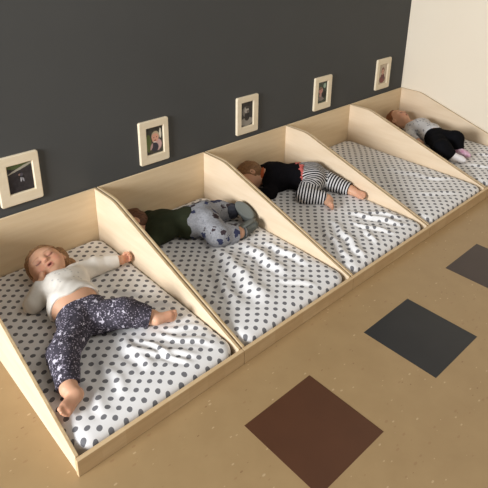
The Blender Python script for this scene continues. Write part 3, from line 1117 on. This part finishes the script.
# ---- farthest bed: child on the back, knees bent, grey top, black leggings, pink and white socks
def toddler_black():
    org = (2.87, 0.6, MT)
    H = head_prims((2.935, 0.872, 0.142), (0.25, -0.25, 0.92), (0.05, 0.96, 0.28), 0.98)
    neck = [Cone((2.935, 0.84, 0.132), (2.945, 0.775, 0.126), 0.034, 0.036, 0.014)]
    torso = [Cone((2.895, 0.735, 0.122), (2.985, 0.735, 0.122), 0.040, 0.040, 0.02), Cone((2.900, 0.690, 0.130), (2.965, 0.690, 0.130), 0.053, 0.053, 0.02),
             Cone((2.855, 0.570, 0.130), (2.910, 0.585, 0.130), 0.055, 0.055, 0.03), Cone((2.800, 0.480, 0.130), (2.850, 0.490, 0.130), 0.053, 0.053, 0.03),
             Cone((2.932, 0.69, 0.134), (2.855, 0.55, 0.135), 0.054, 0.056, 0.03)]
    armR = chain([(2.885, 0.735, 0.122, 0.032), (2.800, 0.690, 0.106, 0.026), (2.770, 0.610, 0.102, 0.018)])
    armL = chain([(2.995, 0.735, 0.122, 0.032), (3.050, 0.670, 0.106, 0.026), (3.000, 0.610, 0.106, 0.018)])
    hR = hand_prims((2.770, 0.608, 0.102), (-0.2, -0.95, 0), (0, 0, -1), 0.9, 0.5, 1)
    hL = hand_prims((2.998, 0.608, 0.106), (-0.6, -0.75, 0), (-0.3, 0, -0.9), 0.9, 0.5, -1)
    legR = chain([(2.788, 0.475, 0.128, 0.053), (2.650, 0.372, 0.152, 0.043), (2.672, 0.312, 0.108, 0.026)])
    legL = chain([(2.840, 0.490, 0.130, 0.053), (2.806, 0.375, 0.170, 0.045), (2.776, 0.330, 0.110, 0.026)])
    fR = foot_prims((2.672, 0.305, 0.102), (0.25, -0.92, 0.05), (0.1, 0, -1), 0.85, 1)
    fL = foot_prims((2.774, 0.322, 0.104), (0.10, -0.95, 0.05), (-0.1, 0, -1), 0.85, 1)
    anR = [Cone((2.672, 0.312, 0.108), (2.672, 0.305, 0.104), 0.025, 0.020, 0.012)]
    anL = [Cone((2.776, 0.330, 0.110), (2.774, 0.322, 0.106), 0.025, 0.020, 0.012)]
    b = body(org, 'sleeping child in pale patterned top, black leggings and socks in the farthest bed',
             [neck, torso, armR, armL, hR, hL, legR, legL, anR, anL, fR, fL], H, 4, None, 0.0030)
    hair(H, 4, M['hair_red'], b, org, (0, -0.55, 0.85), -0.006, 0.003)
    def lcut(lgs, back, near_r):
        def fn(d, x, y, z):
            for lg in lgs:
                n = unit(lg[1].b - lg[1].a); wv = lg[1].b - back * n
                pl = (x - wv[0]) * n[0] + (y - wv[1]) * n[1] + (z - wv[2]) * n[2]
                near = np.sqrt((x - wv[0]) ** 2 + (y - wv[1]) ** 2 + (z - wv[2]) ** 2) - near_r
                d = np.maximum(d, -np.maximum(-pl, near))
            return d
        return fn
    wx = unit((0.53, 0.85, 0)); wp = (2.845, 0.545, 0.13)
    def cut(d, x, y, z):
        d = lcut((armR, armL), 0.0, 0.036)(d, x, y, z)
        q = Ell((2.942, 0.790, 0.150), (0.038, 0.036, 0.05))
        d = np.maximum(d, -q.dist(x, y, z))
        return np.maximum(d, -((x - wp[0]) * wx[0] + (y - wp[1]) * wx[1]))
    build('shirt', cloth(torso[:3] + torso[4:], 0.007) + cloth(armR, 0.007) + cloth(armL, 0.007), 4, M['speckle_top'], b, org, 0.0032, (), [(0.0022, 80, 81)], extra=cut)
    def cutp(d, x, y, z):
        d = lcut((legR, legL), 0.004, 0.044)(d, x, y, z)
        return np.maximum(d, (x - wp[0]) * wx[0] + (y - wp[1]) * wx[1] - 0.012)
    build('leggings', cloth([torso[3], Cone((2.83, 0.53, 0.13), (2.875, 0.545, 0.13), 0.055, 0.055, 0.02)], 0.009) + cloth(legR, 0.011) + cloth(legL, 0.011),
          4, M['black_pants'], b, org, 0.0032, (), [(0.0022, 80, 91)], extra=cutp)
    s1, _ = build('sock', cloth(fR[:-5], 0.004) + cloth(anR, 0.004) + [Cone(fR[-3].a, fR[-3].b, 0.019, 0.014, .012)], 4, M['sock_white'], b, org, 0.003)
    s2, _ = build('sock', cloth(fL[:-5], 0.004) + cloth(anL, 0.004) + [Cone(fL[-3].a, fL[-3].b, 0.019, 0.014, .012)], 4, M['sock_pink'], b, org, 0.003)
    s1['label'] = 'white sock'; s2['label'] = 'pink and white sock'


toddler_white()
toddler_green()
toddler_striped()
toddler_black()


# ------------------------------------------------------------------ picture frames on the wall
def picture_frame(x, z, ow, oh, iw, ih, dx, dz, mat, label, tilt=0.0):
    e = empty('picture_frame', (x, WALL_Y - 0.0005, z))
    e.rotation_euler = (0, tilt, 0)
    tag(e, label, 'picture frame', 'wooden photo frames on the grey wall above the beds')
    t, rc = 0.013, 0.009
    def ring(w, h, r, cx=0, cz=0, n=5):
        pts = []
        for sx, sz, a0 in ((1, 1, 0), (-1, 1, 90), (-1, -1, 180), (1, -1, 270)):
            for q in range(n + 1):
                a = math.radians(a0 + 90 * q / n)
                pts.append((cx + sx * (w / 2 - r) + r * math.cos(a), cz + sz * (h / 2 - r) + r * math.sin(a)))
        return pts
    o = ring(ow, oh, rc); i = ring(iw, ih, 0.0008, dx, dz)
    n = len(o)
    b = 0.003
    o2 = ring(ow - 2 * b, oh - 2 * b, rc - b); i2 = ring(iw + 2 * b, ih + 2 * b, 0.0012, dx, dz)
    v = [(p, 0, q) for p, q in o] + [(p, -t + b, q) for p, q in o] + [(p, -t, q) for p, q in o2] + [(p, -t, q) for p, q in i2] + [(p, -t + b, q) for p, q in i] + [(p, -0.002, q) for p, q in i]
    f = []
    for k in range(5):
        for j in range(n):
            j2 = (j + 1) % n
            f.append((k * n + j, k * n + j2, (k + 1) * n + j2, (k + 1) * n + j))
    f += [(5 * n + j, 5 * n + (j + 1) % n, (j + 1) % n, j) for j in range(n)]
    link('frame', v, f, M['frame'], e)
    m = 0.0015
    pic = box('photo_print', (-iw / 2 + m, -0.0045, -ih / 2 + m), (iw / 2 - m, -0.003, ih / 2 - m), mat, e, (dx, 0, dz))
    box('mat_border', (-iw / 2, -0.003, -ih / 2), (iw / 2, -0.0022, ih / 2), M['mat_board'], e, (dx, 0, dz))
    return e


PH = [
    photo_mat('snapshot_on_asphalt', (srgb(38, 36, 42), srgb(52, 49, 54)), [
        (0, 60, 60, 20, 0, srgb(82, 96, 58)), (8, 42, 60, 5, -18, srgb(176, 172, 160)), (4, 2, 13, 13, 0, srgb(24, 24, 28)), (-3, 14, 5, 5, 0, srgb(150, 120, 108)),
        (5, 12, 7, 8, 0, srgb(74, 72, 84)), (1, -9, 3, 11, 10, srgb(178, 178, 186)), (10, -10, 3, 10, -12, srgb(160, 160, 170))]),
    photo_mat('snapshot_smiling_baby', (srgb(46, 44, 40), srgb(66, 66, 58)), [
        (-34, -10, 16, 46, 0, srgb(92, 108, 50)), (18, -26, 22, 30, 0, srgb(206, 170, 168)), (2, -36, 20, 24, 0, srgb(34, 36, 56)), (-18, -30, 6, 18, 20, srgb(198, 160, 160)),
        (6, 22, 23, 24, 0, srgb(196, 176, 146)), (4, 12, 20, 24, 0, srgb(222, 166, 142)), (-4, 14, 2.6, 2, 0, srgb(60, 44, 44)), (12, 15, 2.6, 2, 0, srgb(60, 44, 44)),
        (4, -1, 7, 3, 0, srgb(160, 70, 72)), (34, 30, 6, 26, 0, srgb(236, 230, 214)), (2, -8, 9, 4, 0, srgb(226, 208, 200))]),
    photo_mat('snapshot_black_and_white', (srgb(44, 42, 42), srgb(60, 58, 56)), [
        (0, -44, 50, 24, 0, srgb(150, 146, 138)), (-8, 14, 24, 30, 0, srgb(128, 124, 118)), (2, -14, 20, 26, 0, srgb(34, 32, 32)), (-2, 22, 17, 18, 0, srgb(178, 172, 164)),
        (8, 12, 10, 10, 0, srgb(110, 104, 98)), (4, 36, 14, 7, 0, srgb(70, 66, 62))]),
    photo_mat('snapshot_child_outdoors', (srgb(40, 46, 40), srgb(62, 78, 62)), [
        (22, 40, 12, 16, 0, srgb(150, 176, 160)), (-6, -38, 30, 16, 0, srgb(132, 122, 120)), (18, -14, 20, 26, 0, srgb(26, 24, 26)), (-14, 12, 19, 22, 0, srgb(206, 150, 140)),
        (-20, 28, 18, 10, 0, srgb(120, 96, 78)), (-16, -16, 12, 12, 0, srgb(190, 150, 146)), (-8, 12, 2.6, 2, 0, srgb(60, 44, 44)), (-20, 12, 2.6, 2, 0, srgb(60, 44, 44))]),
    photo_mat('snapshot_in_red', (srgb(206, 192, 170), srgb(190, 172, 150)), [
        (0, -38, 36, 26, 0, srgb(120, 50, 48)), (2, -14, 22, 18, 0, srgb(104, 42, 42)), (2, 22, 20, 26, 0, srgb(132, 92, 74)), (2, 14, 15, 19, 0, srgb(206, 156, 134)),
        (-4, 16, 2.4, 2, 0, srgb(60, 44, 44)), (8, 16, 2.4, 2, 0, srgb(60, 44, 44)), (2, 2, 5, 2, 0, srgb(160, 84, 80)), (20, -30, 8, 14, 0, srgb(80, 54, 56))]),
]
picture_frame(0.300, 0.4655, 0.172, 0.213, 0.102, 0.124, 0.006, 0.004, PH[0], 'wooden photo frame above the nearest bed, print of a small figure on dark tarmac')
picture_frame(0.9455, 0.4600, 0.165, 0.219, 0.096, 0.138, 0.004, 0.004, PH[1], 'wooden photo frame above the second bed, print of a smiling baby in dark dungarees')
picture_frame(1.5560, 0.4580, 0.161, 0.216, 0.088, 0.140, -0.002, 0.004, PH[2], 'wooden photo frame above the middle bed, black-and-white print')
picture_frame(2.2015, 0.4570, 0.164, 0.214, 0.088, 0.138, -0.002, 0.004, PH[3], 'wooden photo frame above the empty bed, print of a child before greenery')
picture_frame(2.8600, 0.4690, 0.168, 0.219, 0.096, 0.142, -0.002, -0.002, PH[4], 'wooden photo frame nearest the beige wall, print of a child in dark red')


# ------------------------------------------------------------------ light: a big window on the left, ceiling lamps, room bounce
def area(name, loc, tgt, sx, sy, e, col):
    L = bpy.data.lights.new(name, 'AREA')
    L.shape = 'RECTANGLE'; L.size = sx; L.size_y = sy; L.energy = e; L.color = col
    o = bpy.data.objects.new(name, L)
    COL.objects.link(o)
    o.location = loc
    d = Vector(tgt) - Vector(loc)
    o.rotation_euler = d.to_track_quat('-Z', 'Y').to_euler()
    return o


area('window_daylight', (-3.9, 0.0, 1.75), (1.2, 0.4, 0.1), 1.8, 1.4, 350, (0.97, 0.985, 1.0))
area('ceiling_lamp', (1.2, -0.9, 2.6), (1.2, -0.6, 0), 1.6, 0.6, 14, (1.0, 0.94, 0.85))
wd = bpy.data.worlds.new('room_bounce')
scene.world = wd
wd.use_nodes = True
wd.node_tree.nodes['Background'].inputs[0].default_value = (1.0, 0.93, 0.84, 1)
wd.node_tree.nodes['Background'].inputs[1].default_value = 0.20

# ------------------------------------------------------------------ camera
cam = bpy.data.cameras.new('camera')
cam.sensor_width = 36
cam.lens = 545.58 / 488 * 36
cam.shift_x = -(251.04 - 244) / 488
cam.shift_y = -(244 - 143.22) / 488
cam.clip_start = 0.02
co = bpy.data.objects.new('camera', cam)
COL.objects.link(co)
R = Matrix(((0.72760546, 0.24636539, -0.64022995), (-0.6858104, 0.28293761, -0.67052995), (0.01594976, 0.92695761, 0.3748269)))
mw = R.to_4x4()
mw.translation = Vector((-0.3939, -1.0831, 1.4398))
co.matrix_world = mw
scene.camera = co

vs = scene.view_settings
vs.view_transform = 'Standard'
vs.look = 'None'
vs.exposure = 0.0
vs.gamma = 1.0
vs.use_curve_mapping = False
